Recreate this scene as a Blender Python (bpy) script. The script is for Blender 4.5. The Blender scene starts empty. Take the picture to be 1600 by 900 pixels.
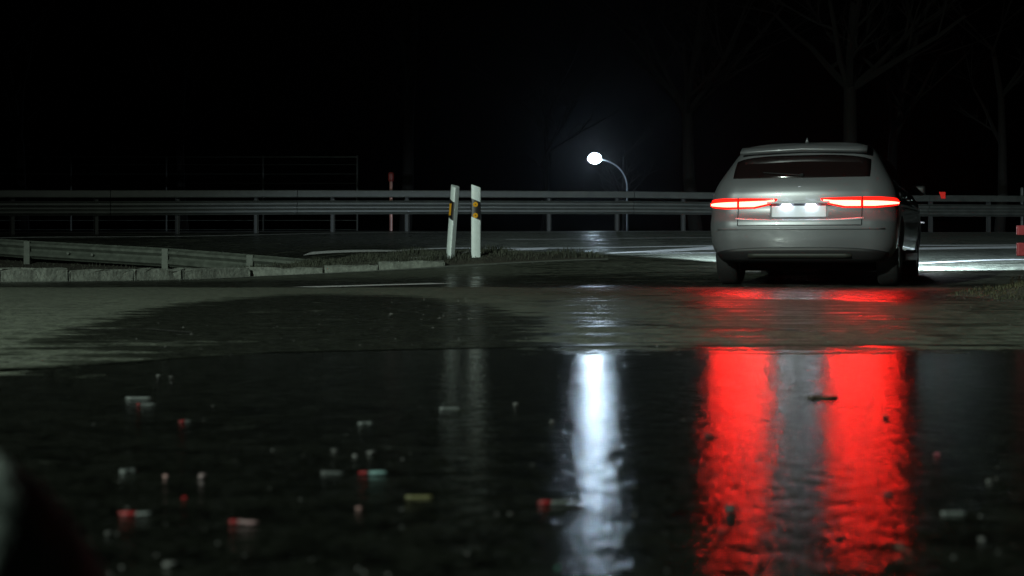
import bpy, bmesh, math, random
import numpy as np
from mathutils import Vector, Matrix
R = math.radians
S = bpy.context.scene
C = S.collection
# ------------------------------------------------------------------ camera
F = 2222.2            # focal length in pixels of the 1600 px wide picture (50 mm on 36 mm)
CH = 0.30             # camera height above the wet slab
HZ = 400.0            # row of the horizon
cam_d = bpy.data.cameras.new('camera'); cam = bpy.data.objects.new('camera', cam_d); C.objects.link(cam)
cam_d.lens = 50; cam_d.sensor_width = 36; cam_d.shift_y = -(450 - HZ) / 1600
cam_d.clip_start = 0.05; cam_d.clip_end = 3000
cam.location = (0, 0, CH); cam.rotation_euler = (R(90), 0, 0)
cam_d.dof.use_dof = True; cam_d.dof.focus_distance = 19.5; cam_d.dof.aperture_fstop = 5.0
cam_d.dof.aperture_blades = 8
S.camera = cam
# ------------------------------------------------------------------ world (night sky) and moon
W = bpy.data.worlds.new('World'); S.world = W; W.use_nodes = True
nt = W.node_tree; sk = nt.nodes.new('ShaderNodeTexSky'); sk.sky_type = 'NISHITA'; sk.sun_disc = False
sk.sun_elevation = R(-4); sk.sun_rotation = R(200)
nt.nodes['Background'].inputs['Strength'].default_value = 0.003
nt.links.new(sk.outputs[0], nt.nodes['Background'].inputs['Color'])
sd = bpy.data.lights.new('moon', 'SUN'); sd.energy = 0.004; sd.angle = R(0.5); sd.color = (.8, .9, 1)
so = bpy.data.objects.new('moon', sd); C.objects.link(so); so.rotation_euler = (R(50), 0, R(-30))
S.view_settings.view_transform = 'Standard'; S.view_settings.look = 'None'
S.view_settings.exposure = 0; S.view_settings.gamma = 1
S.render.engine = 'CYCLES'
TAIL = 92.0; STAR = 230.0; LEFTLAMP = 19000.0; HEAD = 3700.0

# ------------------------------------------------------------------ helpers
def W3(px, py, d):
    return Vector(((px - 800) / F * d, d, CH - (py - HZ) / F * d))
def tag(o, label=None, cat=None, group=None, kind=None):
    if label: o['label'] = label
    if cat: o['category'] = cat
    if group: o['group'] = group
    if kind: o['kind'] = kind
    return o
def empty(name, loc, label=None, cat=None, group=None, rz=0):
    o = bpy.data.objects.new(name, None); C.objects.link(o); o.location = loc; o.rotation_euler = (0, 0, rz)
    o.empty_display_size = .2
    return tag(o, label, cat, group)
def link(name, me, mat, parent=None, smooth=False):
    o = bpy.data.objects.new(name, me); C.objects.link(o)
    if mat and not me.materials: me.materials.append(mat)
    if smooth:
        me.polygons.foreach_set('use_smooth', [True] * len(me.polygons))
    if parent: o.parent = parent
    return o
def mesh(name, v, f):
    me = bpy.data.meshes.new(name); me.from_pydata([tuple(p) for p in v], [], f); me.update(); return me
def obj(name, bm, mat, parent=None, smooth=False):
    me = bpy.data.meshes.new(name); bmesh.ops.recalc_face_normals(bm, faces=bm.faces[:]); bm.to_mesh(me); bm.free()
    return link(name, me, mat, parent, smooth)
def box(bm, c, s, rot=None, bev=0):
    r = bmesh.ops.create_cube(bm, size=1); vs = r['verts']
    for v in vs: v.co = Vector((v.co.x * s[0], v.co.y * s[1], v.co.z * s[2]))
    if bev:
        es = list({e for v in vs for e in v.link_edges})
        q = bmesh.ops.bevel(bm, geom=es, offset=bev, segments=2, affect='EDGES', profile=.6)
        vs = list({v for f in q['faces'] for v in f.verts} | {v for v in vs if v.is_valid})
    for v in vs:
        if rot: v.co = rot @ v.co
        v.co += Vector(c)
    return vs
def tube(bm, pts, rad, n=8, caps=True):
    pts = [Vector(p) for p in pts]
    if not hasattr(rad, '__len__'): rad = [rad] * len(pts)
    rings = []
    for i, p in enumerate(pts):
        t = (pts[min(i + 1, len(pts) - 1)] - pts[max(i - 1, 0)]).normalized()
        a = Vector((0, 0, 1)) if abs(t.z) < .9 else Vector((1, 0, 0))
        u = t.cross(a).normalized(); w = t.cross(u)
        rings.append([bm.verts.new(p + rad[i] * (u * math.cos(k * 2 * math.pi / n) + w * math.sin(k * 2 * math.pi / n))) for k in range(n)])
    for a, b in zip(rings, rings[1:]):
        for k in range(n): bm.faces.new((a[k], a[(k + 1) % n], b[(k + 1) % n], b[k]))
    if caps: bm.faces.new(rings[0][::-1]); bm.faces.new(rings[-1])
def sweep(bm, prof, path, thick=0.004):
    """profile (forward, up) swept along path of (point, forward vector)"""
    rows = []
    for p, fw, sc in path:
        rows.append([bm.verts.new(p + fw * a * sc + Vector((0, 0, b * sc))) for a, b in prof] +
                    [bm.verts.new(p + fw * (a - thick) * sc + Vector((0, 0, b * sc))) for a, b in prof[::-1]])
    n = len(rows[0])
    for a, b in zip(rows, rows[1:]):
        for k in range(n): bm.faces.new((a[k], a[(k + 1) % n], b[(k + 1) % n], b[k]))
    bm.faces.new(rows[0]); bm.faces.new(rows[-1][::-1])

# ------------------------------------------------------------------ materials
def mat(name, col, rough=.6, metal=0, noise=0, nscale=20, bump=0, bscale=60, spec=.5, coat=0, emit=None, es=0, vary=None):
    m = bpy.data.materials.new(name); m.use_nodes = True; t = m.node_tree; b = t.nodes['Principled BSDF']
    b.inputs['Base Color'].default_value = (*col, 1); b.inputs['Roughness'].default_value = rough
    b.inputs['Metallic'].default_value = metal; b.inputs['Specular IOR Level'].default_value = spec
    b.inputs['Coat Weight'].default_value = coat
    tc = t.nodes.new('ShaderNodeTexCoord')
    if noise:
        n = t.nodes.new('ShaderNodeTexNoise'); n.inputs['Scale'].default_value = nscale; n.inputs['Detail'].default_value = 8
        n.inputs['Roughness'].default_value = .65
        r = t.nodes.new('ShaderNodeValToRGB'); r.color_ramp.elements[0].position = .3; r.color_ramp.elements[1].position = .72
        r.color_ramp.elements[0].color = (*[c * (1 - noise) for c in col], 1)
        r.color_ramp.elements[1].color = (*[min(1, c * (1 + noise)) for c in (vary or col)], 1)
        t.links.new(tc.outputs['Object'], n.inputs['Vector']); t.links.new(n.outputs['Fac'], r.inputs['Fac'])
        t.links.new(r.outputs['Color'], b.inputs['Base Color'])
        mr = t.nodes.new('ShaderNodeMapRange'); mr.inputs['To Min'].default_value = max(0, rough - .12); mr.inputs['To Max'].default_value = min(1, rough + .12)
        t.links.new(n.outputs['Fac'], mr.inputs['Value']); t.links.new(mr.outputs[0], b.inputs['Roughness'])
    if bump:
        n2 = t.nodes.new('ShaderNodeTexNoise'); n2.inputs['Scale'].default_value = bscale; n2.inputs['Detail'].default_value = 4
        bp = t.nodes.new('ShaderNodeBump'); bp.inputs['Distance'].default_value = bump; bp.inputs['Strength'].default_value = 1
        t.links.new(tc.outputs['Object'], n2.inputs['Vector']); t.links.new(n2.outputs['Fac'], bp.inputs['Height']); t.links.new(bp.outputs[0], b.inputs['Normal'])
    if emit:
        b.inputs['Emission Color'].default_value = (*emit, 1); b.inputs['Emission Strength'].default_value = es
    return m

def asphalt(name, near):
    """wet asphalt: attribute 'wet' (1 = standing water film) blends roughness and darkening; the grain is bump"""
    m = bpy.data.materials.new(name); m.use_nodes = True; t = m.node_tree; b = t.nodes['Principled BSDF']; N = t.nodes.new; L = t.links.new
    tc = N('ShaderNodeTexCoord'); wet = N('ShaderNodeAttribute'); wet.attribute_name = 'wet'
    def nz(scale, det=6, ro=.6, vec=None):
        n = N('ShaderNodeTexNoise'); n.inputs['Scale'].default_value = scale; n.inputs['Detail'].default_value = det
        n.inputs['Roughness'].default_value = ro; L(vec or tc.outputs['Object'], n.inputs['Vector']); return n.outputs['Fac']
    def mth(op, a, b_=None, c=None, clamp=False):
        n = N('ShaderNodeMath'); n.operation = op; n.use_clamp = clamp
        for i, q in enumerate((a, b_, c)):
            if q is None: continue
            if isinstance(q, (int, float)): n.inputs[i].default_value = q
            else: L(q, n.inputs[i])
        return n.outputs[0]
    def rng(v, a0, a1, b0, b1):
        n = N('ShaderNodeMapRange'); n.interpolation_type = 'SMOOTHSTEP'; L(v, n.inputs['Value'])
        for k, q in zip(('From Min', 'From Max', 'To Min', 'To Max'), (a0, a1, b0, b1)): n.inputs[k].default_value = q
        return n.outputs[0]
    big = nz(.9, 5, .6); mid = nz(7, 6, .65); grit = nz(260, 3, .6); ag = N('ShaderNodeTexVoronoi'); ag.inputs['Scale'].default_value = 95
    L(tc.outputs['Object'], ag.inputs['Vector'])
    # streaky direction: long patches across the lane
    mp = N('ShaderNodeMapping'); mp.inputs['Scale'].default_value = (.6, 3.2, 1); L(tc.outputs['Object'], mp.inputs['Vector'])
    streak = nz(2.2, 6, .62, mp.outputs[0])
    wn = mth('ADD', wet.outputs['Fac'], mth('MULTIPLY', mth('SUBTRACT', streak, .5), 1.2 if near else 2.6))
    wn = mth('ADD', wn, mth('MULTIPLY', mth('SUBTRACT', mid, .5), 1.2))
    wf = rng(wn, .25, .8, 0, 1)
    # colour: aggregate with darker binder, darker where soaked
    cr = N('ShaderNodeValToRGB'); e = cr.color_ramp.elements
    e[0].position = .1; e[0].color = (.018, .020, .016, 1); e[1].position = .95; e[1].color = (.165, .185, .14, 1)
    mp3 = N('ShaderNodeMapping'); mp3.inputs['Scale'].default_value = (1, 1.9, 1); L(tc.outputs['Object'], mp3.inputs['Vector'])
    coarse = nz(55, 3, .7, mp3.outputs[0]); mixv = mth('ADD', mth('ADD', mth('MULTIPLY', grit, .12), mth('MULTIPLY', coarse, .38)), mth('ADD', mth('MULTIPLY', nz(13, 5, .75), .35), mth('MULTIPLY', streak, .15)))
    mixv = mth('ADD', mth('MULTIPLY', mth('SUBTRACT', mixv, .5), 6.5), .5); L(mixv, cr.inputs['Fac'])
    spk = mth('MULTIPLY', rng(ag.outputs['Color'], .80, .86, 0, 1), .7)
    mc = N('ShaderNodeMix'); mc.data_type = 'RGBA'; L(spk, mc.inputs[0]); L(cr.outputs[0], mc.inputs[6]); mc.inputs[7].default_value = (.22, .23, .21, 1)
    dk = N('ShaderNodeMix'); dk.data_type = 'RGBA'; dk.blend_type = 'MULTIPLY'; dk.inputs[0].default_value = 1
    g = N('ShaderNodeCombineColor'); wd = rng(wf, 0, 1, 1, .07 if near else .2)
    for k in range(3): L(wd, g.inputs[k])
    L(mc.outputs[2], dk.inputs[6]); L(g.outputs[0], dk.inputs[7]); L(dk.outputs[2], b.inputs['Base Color'])
    ro = rng(wf, 0, 1, .62, .115 if near else .27)
    ro2 = mth('ADD', ro, mth('MULTIPLY', mth('SUBTRACT', mid, .5), .12)); L(ro2, b.inputs['Roughness'])
    b.inputs['Specular IOR Level'].default_value = .5; b.inputs['IOR'].default_value = 1.36
    # relief: coarse grain through the film, ripples
    bh = mth('ADD', mth('MULTIPLY', nz(26, 1, .4), 1.35), mth('ADD', mth('MULTIPLY', nz(72, 1, .4), .60), mth('MULTIPLY', nz(190, 1, .4), .38)))
    bp = N('ShaderNodeBump'); bp.inputs['Distance'].default_value = .0014 if near else .0011; bp.inputs['Strength'].default_value = 1
    L(bh, bp.inputs['Height']); L(rng(nz(17, 3, .6), .38, .62, .62, 1), bp.inputs['Strength'])
    bp2 = N('ShaderNodeBump'); bp2.inputs['Distance'].default_value = .002; L(grit, bp2.inputs['Height']); L(rng(wf, 0, 1, .9, .05), bp2.inputs['Strength'])
    L(bp.outputs[0], bp2.inputs['Normal']); L(bp2.outputs[0], b.inputs['Normal'])
    return m
M = {}
M['near'] = asphalt('wet_asphalt', True); M['road'] = asphalt('damp_asphalt', False)
M['soil'] = mat('soil', (.045, .042, .03), .9, noise=.5, nscale=6, bump=.02, bscale=30)
M['joint'] = mat('joint_dirt', (.01, .01, .009), .9)
M['paint'] = mat('road_paint', (.7, .72, .72), .45, noise=.25, nscale=18, bump=.001, bscale=200)
M['wornpaint'] = mat('worn_road_paint', (.5, .51, .5), .5, noise=.5, nscale=9)
M['concrete'] = mat('concrete', (.16, .175, .15), .85, noise=.45, nscale=14, bump=.012, bscale=25)
M['zinc'] = mat('galvanised_steel', (.036, .039, .033), .6, .2, noise=.3, nscale=5)
M['zincold'] = mat('weathered_galvanised_steel', (.10, .115, .095), .6, .2, noise=.35, nscale=7)
M['plastic'] = mat('white_post_plastic', (.68, .76, .74), .4, noise=.1, nscale=12)
M['blackpl'] = mat('black_band', (.012, .012, .013), .4)
M['amber'] = mat('amber_reflector', (.75, .36, .02), .2, coat=.6)
M['redref'] = mat('red_reflector', (.8, .03, .02), .25, coat=.6, emit=(1, .05, .02), es=.0)
M['grass'] = mat('grass', (.022, .036, .012), .7, noise=.5, nscale=3, vary=(.05, .046, .02))
M['postz'] = mat('dirty_steel', (.016, .017, .015), .8)
M['drygrass'] = mat('dry_weeds', (.05, .056, .038), .8, noise=.5, nscale=3)
M['bark'] = mat('bark', (.013, .011, .009), .9, noise=.4, nscale=8, bump=.02, bscale=14)
M['twig'] = mat('twigs', (.010, .009, .007), .9)
M['pole'] = mat('lamp_pole_paint', (.35, .36, .37), .5, .4)
M['stone'] = mat('pale_pebble', (.075, .075, .07), .6, noise=.4, nscale=40)
M['darkst'] = mat('dark_pebble', (.02, .022, .02), .5, noise=.3, nscale=40)
M['paper'] = mat('wet_paper', (.07, .078, .074), .5, noise=.3, nscale=60)
M['redtint'] = mat('red_light_tint', (.22, .010, .012), .4, noise=.2, nscale=60)  # red light on the litter ends painted as base colour; reused for one crumb
M['yellowp'] = mat('yellow_scrap', (.09, .085, .03), .6)
M['greenp'] = mat('green_scrap', (.06, .20, .15), .5)
M['leaf'] = mat('brown_leaf', (.03, .022, .012), .5, noise=.4, nscale=40)
M['stargl'] = mat('lamp_lens_lit', (.8, .9, 1), .3, emit=(.62, .82, 1.0), es=STAR)
M['leftgl'] = mat('near_lamp_lens_lit', (.9, 1, .9), .3, emit=(.85, 1.0, .86), es=30)

# ------------------------------------------------------------------ terrain
ctl = [W3(*p) for p in [(-300, 446, 15), (0, 441, 16.3), (400, 432, 19), (700, 415, 19.5), (1000, 405, 19.5), (1180, 425, 17.5), (1425, 425, 17.5), (1700, 425, 17.5),
       (1420, 411, 20), (1620, 407, 20.5), (1700, 386, 27), (1420, 388, 26), (1150, 384, 26), (850, 389, 25.5), (480, 397, 24.5), (720, 403, 20.6),
       (60, 371, 29.2), (600, 363.5, 31), (1100, 361.5, 33), (1600, 363, 35.5), (1900, 363, 37), (-250, 375, 28), (45, 417, 25), (260, 418, 24.5), (392, 417, 24), (-250, 420, 24.5)]]
ctl += [Vector((x, y, 0)) for x in (-22, -12, -6, 0, 6, 12, 22) for y in (9, 12, 14.3)]
ctl += [Vector((x, y, z)) for x in (-22, -11, 0, 11, 22) for y, z in ((40, .95), (48, 1.0), (60, 1.0))]
P = np.array([[p.x, p.y] for p in ctl]); Z = np.array([p.z for p in ctl])
def phi(r2): return np.sqrt(r2 + 1.5)
A = phi(((P[:, None] - P[None]) ** 2).sum(-1)) + np.eye(len(P)) * .02
WT = np.linalg.solve(A, Z - .5)
island = [(-26, 9.5), (-10, 14.4), (-5.87, 16.35), (-3.42, 19), (-.88, 19.5), (1.3, 19.65), (1.4, 19.9), (-.5, 21.4), (-3.2, 22.8), (-6, 25.4), (-9, 26.4), (-26, 29)]
isl = np.array(island)
def poly_sd(x, y, poly):
    """signed distance, positive inside"""
    d = np.full(x.shape, 1e9); ins = np.zeros(x.shape, bool); n = len(poly)
    for i in range(n):
        ax, ay = poly[i]; bx, by = poly[(i + 1) % n]
        ex, ey = bx - ax, by - ay; t = np.clip(((x - ax) * ex + (y - ay) * ey) / (ex * ex + ey * ey), 0, 1)
        d = np.minimum(d, np.hypot(x - ax - t * ex, y - ay - t * ey))
        c = ((ay > y) != (by > y)) & (x < (bx - ax) * (y - ay) / (by - ay + 1e-12) + ax); ins ^= c
    return np.where(ins, d, -d)
def smooth(a, b, v):
    t = np.clip((v - a) / (b - a), 0, 1); return t * t * (3 - 2 * t)
def gz(x, y):
    x = np.asarray(x, float); y = np.asarray(y, float)
    xc = np.clip(x, -20, 20); yc = np.clip(y, 0, 55)
    sh = xc.shape; q = np.stack([xc.ravel(), yc.ravel()], -1)
    z = np.empty(len(q))
    for i in range(0, len(q), 20000):
        z[i:i + 20000] = phi(((q[i:i + 20000, None] - P[None]) ** 2).sum(-1)) @ WT + .5
    z = z.reshape(sh) * smooth(13.6, 16.2, y)
    f = smooth(42, 55, y); z = z * (1 - f) + 1.0 * f
    sd = poly_sd(x, y, island)
    z = z + .07 * smooth(.0, .35, sd)
    return z
def G(x, y): return float(gz(np.array([x]), np.array([y]))[0])
def hit(px, py, d0=13.0):
    """where the line of sight through a pixel meets the ground"""
    if py > 447: d = F * CH / (py - HZ); return Vector(((px - 800) / F * d, d, 0))
    ds = np.arange(d0, 60, .04); xs = (px - 800) / F * ds; zs = CH - (py - HZ) / F * ds
    h = gz(xs, ds); k = np.argmax(h >= zs)
    if not (h >= zs).any(): k = int(np.argmin(zs - h))
    return Vector((xs[k], ds[k], h[k]))
# joint between the near slab and the rest
jx = [-30, -1.33, -.8, 0.1, .9, 1.6, 30]; jy = [3.35, 3.70, 4.42, 4.72, 4.80, 4.83, 4.9]
def joint(x): return np.interp(x, jx, jy)
def grid(name, XS, YF, pred=None, m=None, zoff=0, wetf=None, kind='structure'):
    nx = len(XS); Xg = []; Yg = []
    for r in YF: Xg.append(XS); Yg.append(r)
    Xg = np.array(Xg); Yg = np.array(Yg); Zg = gz(Xg, Yg) + zoff
    v = np.stack([Xg.ravel(), Yg.ravel(), Zg.ravel()], -1); f = []
    cx = (Xg[:-1, :-1] + Xg[1:, 1:]) / 2; cy = (Yg[:-1, :-1] + Yg[1:, 1:]) / 2
    ok = np.ones(cx.shape, bool) if pred is None else pred(cx, cy)
    for i in range(len(YF) - 1):
        for j in range(nx - 1):
            if ok[i, j]: a = i * nx + j; f.append((a, a + 1, a + nx + 1, a + nx))
    used = np.unique(np.array(f).ravel()); rm = -np.ones(len(v), int); rm[used] = np.arange(len(used))
    v = v[used]; f = rm[np.array(f)].tolist()
    me = mesh(name, v, f); o = link(name, me, m, None, True)
    if wetf is not None:
        at = me.attributes.new('wet', 'FLOAT', 'POINT'); at.data.foreach_set('value', wetf(v[:, 0], v[:, 1]).astype(np.float32))
    if kind: o['kind'] = kind
    return o
XS = np.concatenate([[-900, -400, -150, -70, -40], np.arange(-26, 26.01, .25), [40, 70, 150, 400, 900]])
ys = np.concatenate([np.arange(0, 9, .3), np.arange(9, 46, .22), np.arange(46, 70, 2), [80, 100, 140, 220, 400, 900, 2000]])
rows = [joint(XS)]
for y in ys:
    if y > 5.2: rows.append(np.full(len(XS), y))
def wet_and_falloff(x, y):
    px = 800 + x / y * F; py = HZ + CH / y * F
    w = .02 + .38 * smooth(-1.5, .6, x)  # near lamp's fade towards the right painted in as wetness
    w = np.maximum(w, smooth(13.0, 14.0, y) * .8 * (1 - .75 * smooth(15.5, 19, y + np.maximum(x - 3.5, 0) * 1.5)))                   # dark soaked lane
    w = np.maximum(w, .7 * smooth(20.5, 22.5, y) * (1 - smooth(-2, 1.5, x)))
    # long puddle left of the middle, in metres on the ground
    e = ((x + .95 + .10 * (y - 7)) / 1.0) ** 2 + ((y - 7.0) / 4.2) ** 2
    w = np.maximum(w, .95 * (1 - smooth(.6, 1.5, e)))
    e = ((x - 2.65) / 1.35) ** 2 + ((y - 11.6) / 2.6) ** 2
    w = np.maximum(w, .72 * (1 - smooth(.5, 1.3, e)))
    w = np.maximum(w, .3 * smooth(2.2, 3.2, x) * (1 - smooth(8, 11, y)))
    return w
def vv(x, y): return y - .29 * x
grid('road', XS, rows, lambda x, y: (vv(x, y) < 33.9) & (poly_sd(x, y, island) < 0) & (abs(x) < 300), M['road'], 0, wet_and_falloff)
grid('traffic_island', XS, rows, lambda x, y: (poly_sd(x, y, island) >= 0), M['soil'], 0)
grid('far_verge', XS, rows, lambda x, y: ((vv(x, y) >= 33.9) | (abs(x) >= 300)) & (poly_sd(x, y, island) < 0), M['soil'], 0)
XN = np.concatenate([[-900, -60, -20, -8, -4], np.arange(-3, 3.01, .1), [4, 8, 20, 60, 900]])
rn = [np.full(len(XN), y) for y in (-900, -60, -20, -6, -2, 0)] + [(joint(XN) - .05) * t for t in np.linspace(.1, 1, 30)]
def wet_near(x, y):
    w = np.full(x.shape, .95)
    w = np.minimum(w, .95 - .45 * (1 - smooth(-1.6, -.7, x + (3.9 - y) * .25)) * smooth(2.6, 3.2, y))
    jd = joint(x) - y                                                  # the slab edge drains: a ragged damp rim along the joint
    w = np.minimum(w, 1.05 - .62 * (1 - smooth(.0, .9, jd)) * smooth(-.6, .5, x))
    w = np.where(x < 0, np.minimum(w, 1.05 - .95 * (1 - smooth(.05, .5, jd)) * (1 - smooth(-1.5, -.95, x))), w)
    return w
grid('near_pavement', XN, rn, None, M['near'], 0, wet_near)
grid('joint_bed', np.array([-900, -30, 0, 30, 900.]), [joint(np.array([-900, -30, 0, 30, 900.])) - 3, joint(np.array([-900, -30, 0, 30, 900.])) + 3], None, M['joint'], -.03)

# ------------------------------------------------------------------ painted lines
def stripe(pxs, w, m=None, zo=.006, name='lane_marking', w2=None):
    pts = [hit(*p) for p in pxs]; path = []
    for a, b in zip(pts, pts[1:]):
        n = max(2, int((b - a).length / .3))
        for k in range(n): path.append(a.lerp(b, k / n))
    path.append(pts[-1]); bm = bmesh.new(); prev = None
    for i, p in enumerate(path):
        t = (path[min(i + 1, len(path) - 1)] - path[max(i - 1, 0)]); t.z = 0; t.normalize(); nrm = Vector((-t.y, t.x, 0))
        ww = w if w2 is None else w + (w2 - w) * i / (len(path) - 1)
        a = p + nrm * ww / 2; b = p - nrm * ww / 2; a.z = G(a.x, a.y) + zo; b.z = G(b.x, b.y) + zo
        c = (bm.verts.new(a), bm.verts.new(b))
        if prev: bm.faces.new((prev[0], prev[1], c[1], c[0]))
        prev = c
    o = obj(name, bm, m or M['paint']); o['kind'] = 'structure'; return o
stripe([(-250, 376), (60, 371), (600, 363.5), (1100, 361.5), (1600, 363), (1900, 363)], .18, M['wornpaint'])
stripe([(790, 374.5), (1100, 371.5), (1400, 371.5)], .12, M['wornpaint'])
stripe([(480, 397), (620, 392.5), (850, 388), (1150, 384.5), (1420, 384), (1650, 383)], .3)
stripe([(1380, 389.5), (1500, 388), (1650, 386)], .75)
stripe([(640, 404), (720, 398), (840, 388.5)], .12, w2=.45)
stripe([(950, 396.5), (1060, 391), (1165, 385.5)], .15, w2=1.0)
stripe([(1010, 396), (1200, 394.5), (1400, 394)], .16)
stripe([(1400, 413), (1480, 410), (1540, 407), (1640, 405.5)], .26)
stripe([(478, 449.5), (600, 446), (690, 443.5)], .32)

for cp, cw in (([(880, 502), (940, 505), (1010, 507), (1060, 511), (1130, 512), (1250, 517)], .03), ([(95, 512), (150, 516), (230, 515), (300, 521)], .02)):
    stripe(cp, cw, M['joint'], .004, 'crack')
# ------------------------------------------------------------------ far steel barrier
def fwd(a, b):
    t = (b - a); t.z = 0; t.normalize(); return Vector((t.y, -t.x, 0))
WB = [(.0, 0), (.02, .02), (.075, .05), (.08, .09), (.02, .14), (.02, .17), (.08, .22), (.075, .26), (.02, .29), (0, .31)]
BX = [(.0, 0), (.09, .0), (.10, .02), (.10, .14), (.09, .16), (0, .16)]
def railpt(s):
    x = -24 + s * .9604; y = 33.1 + .29 * x; return Vector((x, y, G(x, y)))
far = empty('steel_barrier', railpt(24), 'long two-beam galvanised crash barrier running across the whole picture beyond the road', 'crash barrier')
fo = railpt(24)
seg = 4.0
for i in range(13):
    a, b = railpt(i * seg), railpt((i + 1) * seg - .012); fw = fwd(a, b)
    bm = bmesh.new(); sweep(bm, WB, [(a - fo + Vector((0, 0, .40)), fw, 1), (b - fo + Vector((0, 0, .40)), fw, 1)]); obj('beam', bm, M['zinc'], far, False)
    bm = bmesh.new(); sweep(bm, BX, [(a - fo + Vector((0, 0, .78)), fw, 1), (b - fo + Vector((0, 0, .78)), fw, 1)], .006); obj('top_beam', bm, M['zinc'], far)
pm = None
for i in range(31):
    p = railpt(.4 + i * 1.7); bm = None
    if pm is None:
        bm = bmesh.new(); box(bm, (0, .06, .42), (.10, .012, .98)); box(bm, (-.045, .03, .42), (.006, .06, .98)); box(bm, (.045, .03, .42), (.006, .06, .98))
        q = obj('post', bm, M['postz'], far); pm = q.data
    else: q = link('post', pm, None, far)
    q.location = p - fo; q.rotation_euler = (0, 0, math.atan(.29))
bm = bmesh.new(); p = W3(1473, 307, 36.0)
vs = [(-.06, .10), (.10, .10), (.10, -.07), (.0, -.07)]
vf = [bm.verts.new((a, 0, b)) for a, b in vs]; vb = [bm.verts.new((a, .03, b)) for a, b in vs]
bm.faces.new(vf); bm.faces.new(vb[::-1])
for k in range(4): bm.faces.new((vf[k], vb[k], vb[(k + 1) % 4], vf[(k + 1) % 4]))
o = obj('barrier_reflector', bm, M['redref']); pr = railpt((p.x + 24) / .9604)
o.location = (p.x, pr.y - .16, pr.z + .92); tag(o, 'small red wedge-shaped reflector fixed on top of the far barrier right of the car', 'reflector')

# ------------------------------------------------------------------ near barrier that runs down into the island
nb = [W3(-330, 372, 27.0), W3(0, 374, 25.2), W3(45, 377, 24.9), W3(260, 388.5, 23.6), W3(392, 398.5, 22.7), W3(520, 409, 21.9)]
near = empty('ramped_barrier', nb[2], 'weathered steel guardrail on the left whose end slopes down into the ground', 'crash barrier')
no = nb[2]
for i in range(len(nb) - 1):
    a, b = nb[i], nb[i + 1]; fw = fwd(a, b); bm = bmesh.new(); b2 = b + (a - b).normalized() * .012
    sweep(bm, WB, [(a - no + Vector((0, 0, -.30)), fw, 1), (b2 - no + Vector((0, 0, -.30)), fw, 1)]); obj('beam', bm, M['zincold'], near)
for p in (nb[0], nb[2] + Vector((0, -.0, 0)), nb[3], nb[4]):
    bm = bmesh.new(); gzv = G(p.x, p.y) - .15; h = p.z - .0 - gzv
    box(bm, (0, -.11, -h / 2), (.10, .008, h)); box(bm, (-.05, -.085, -h / 2), (.006, .05, h)); box(bm, (.05, -.085, -h / 2), (.006, .05, h))
    bmesh.ops.bevel(bm, geom=bm.edges[:], offset=.0015, segments=1, affect='EDGES')
    o = obj('post', bm, M['zincold'], near); o.location = p - no
for k, px in enumerate((112, 150)):
    p = nb[2].lerp(nb[3], (px - 45) / 215); bm = bmesh.new(); tube(bm, [(0, -.13, 0), (0, -.09, 0)], .022, 8)
    o = obj('bolt', bm, M['zincold'], near); o.location = p - no + Vector((0, 0, -.17))

# ------------------------------------------------------------------ broken kerb wall along the island
kw = empty('kerb_wall', (-5.87, 16.3, 0), 'low row of broken pale concrete kerb blocks edging the traffic island on the left', 'kerb'); ko = Vector((-5.87, 16.3, 0))
rnd = random.Random(4)
line = [Vector((-14, 12.6, 0)), Vector((-10, 14.4, 0)), Vector((-5.87, 16.35, 0)), Vector((-3.42, 19, 0)), Vector((-.88, 19.5, 0)), Vector((1.3, 19.65, 0))]
def along(L, s):
    for a, b in zip(L, L[1:]):
        l = (b - a).length
        if s <= l: return a.lerp(b, s / l), (b - a).normalized()
        s -= l
    return L[-1].copy(), (L[-1] - L[-2]).normalized()
s = 0; total = sum((b - a).length for a, b in zip(line, line[1:]))
while s < total - 3.1:
    ln = rnd.uniform(.7, 1.1); p, t = along(line, s + ln / 2); f = s / total
    h = (.22 - .14 * f) * rnd.uniform(.85, 1.12)
    bm = bmesh.new(); box(bm, (0, 0, 0), (ln - .02, .16, h + .12), bev=.018)
    bmesh.ops.subdivide_edges(bm, edges=[e for e in bm.edges if e.calc_length() > .3], cuts=5)
    for v in bm.verts:
        q = .014 if v.co.z > 0 else .006
        v.co += Vector((rnd.uniform(-q, q), rnd.uniform(-q, q), rnd.uniform(-q, q * .7)))
        if v.co.z > .05 and rnd.random() < .16: v.co.z -= rnd.uniform(.01, .045)
    o = obj('kerb_block', bm, M['concrete'], kw); z = G(p.x + t.y * .1, p.y - t.x * .1)
    o.location = Vector((p.x, p.y, z + h / 2 - .06)) - ko; o.rotation_euler = (rnd.uniform(-.03, .03), 0, math.atan2(t.y, t.x) + rnd.uniform(-.02, .02))
    s += ln
# pale gutter strip at the kerb foot
bm = bmesh.new(); prev = None
for i in range(90):
    p, t = along(line, total * i / 89); n = Vector((t.y, -t.x, 0))
    a = p + n * .10; b = p + n * .32; a.z = G(a.x, a.y) + .008; b.z = G(b.x, b.y) + .006
    c = (bm.verts.new(a), bm.verts.new(b))
    if prev: bm.faces.new((prev[0], prev[1], c[1], c[0]))
    prev = c
o = obj('gutter', bm, M['concrete']); o['kind'] = 'structure'

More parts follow.
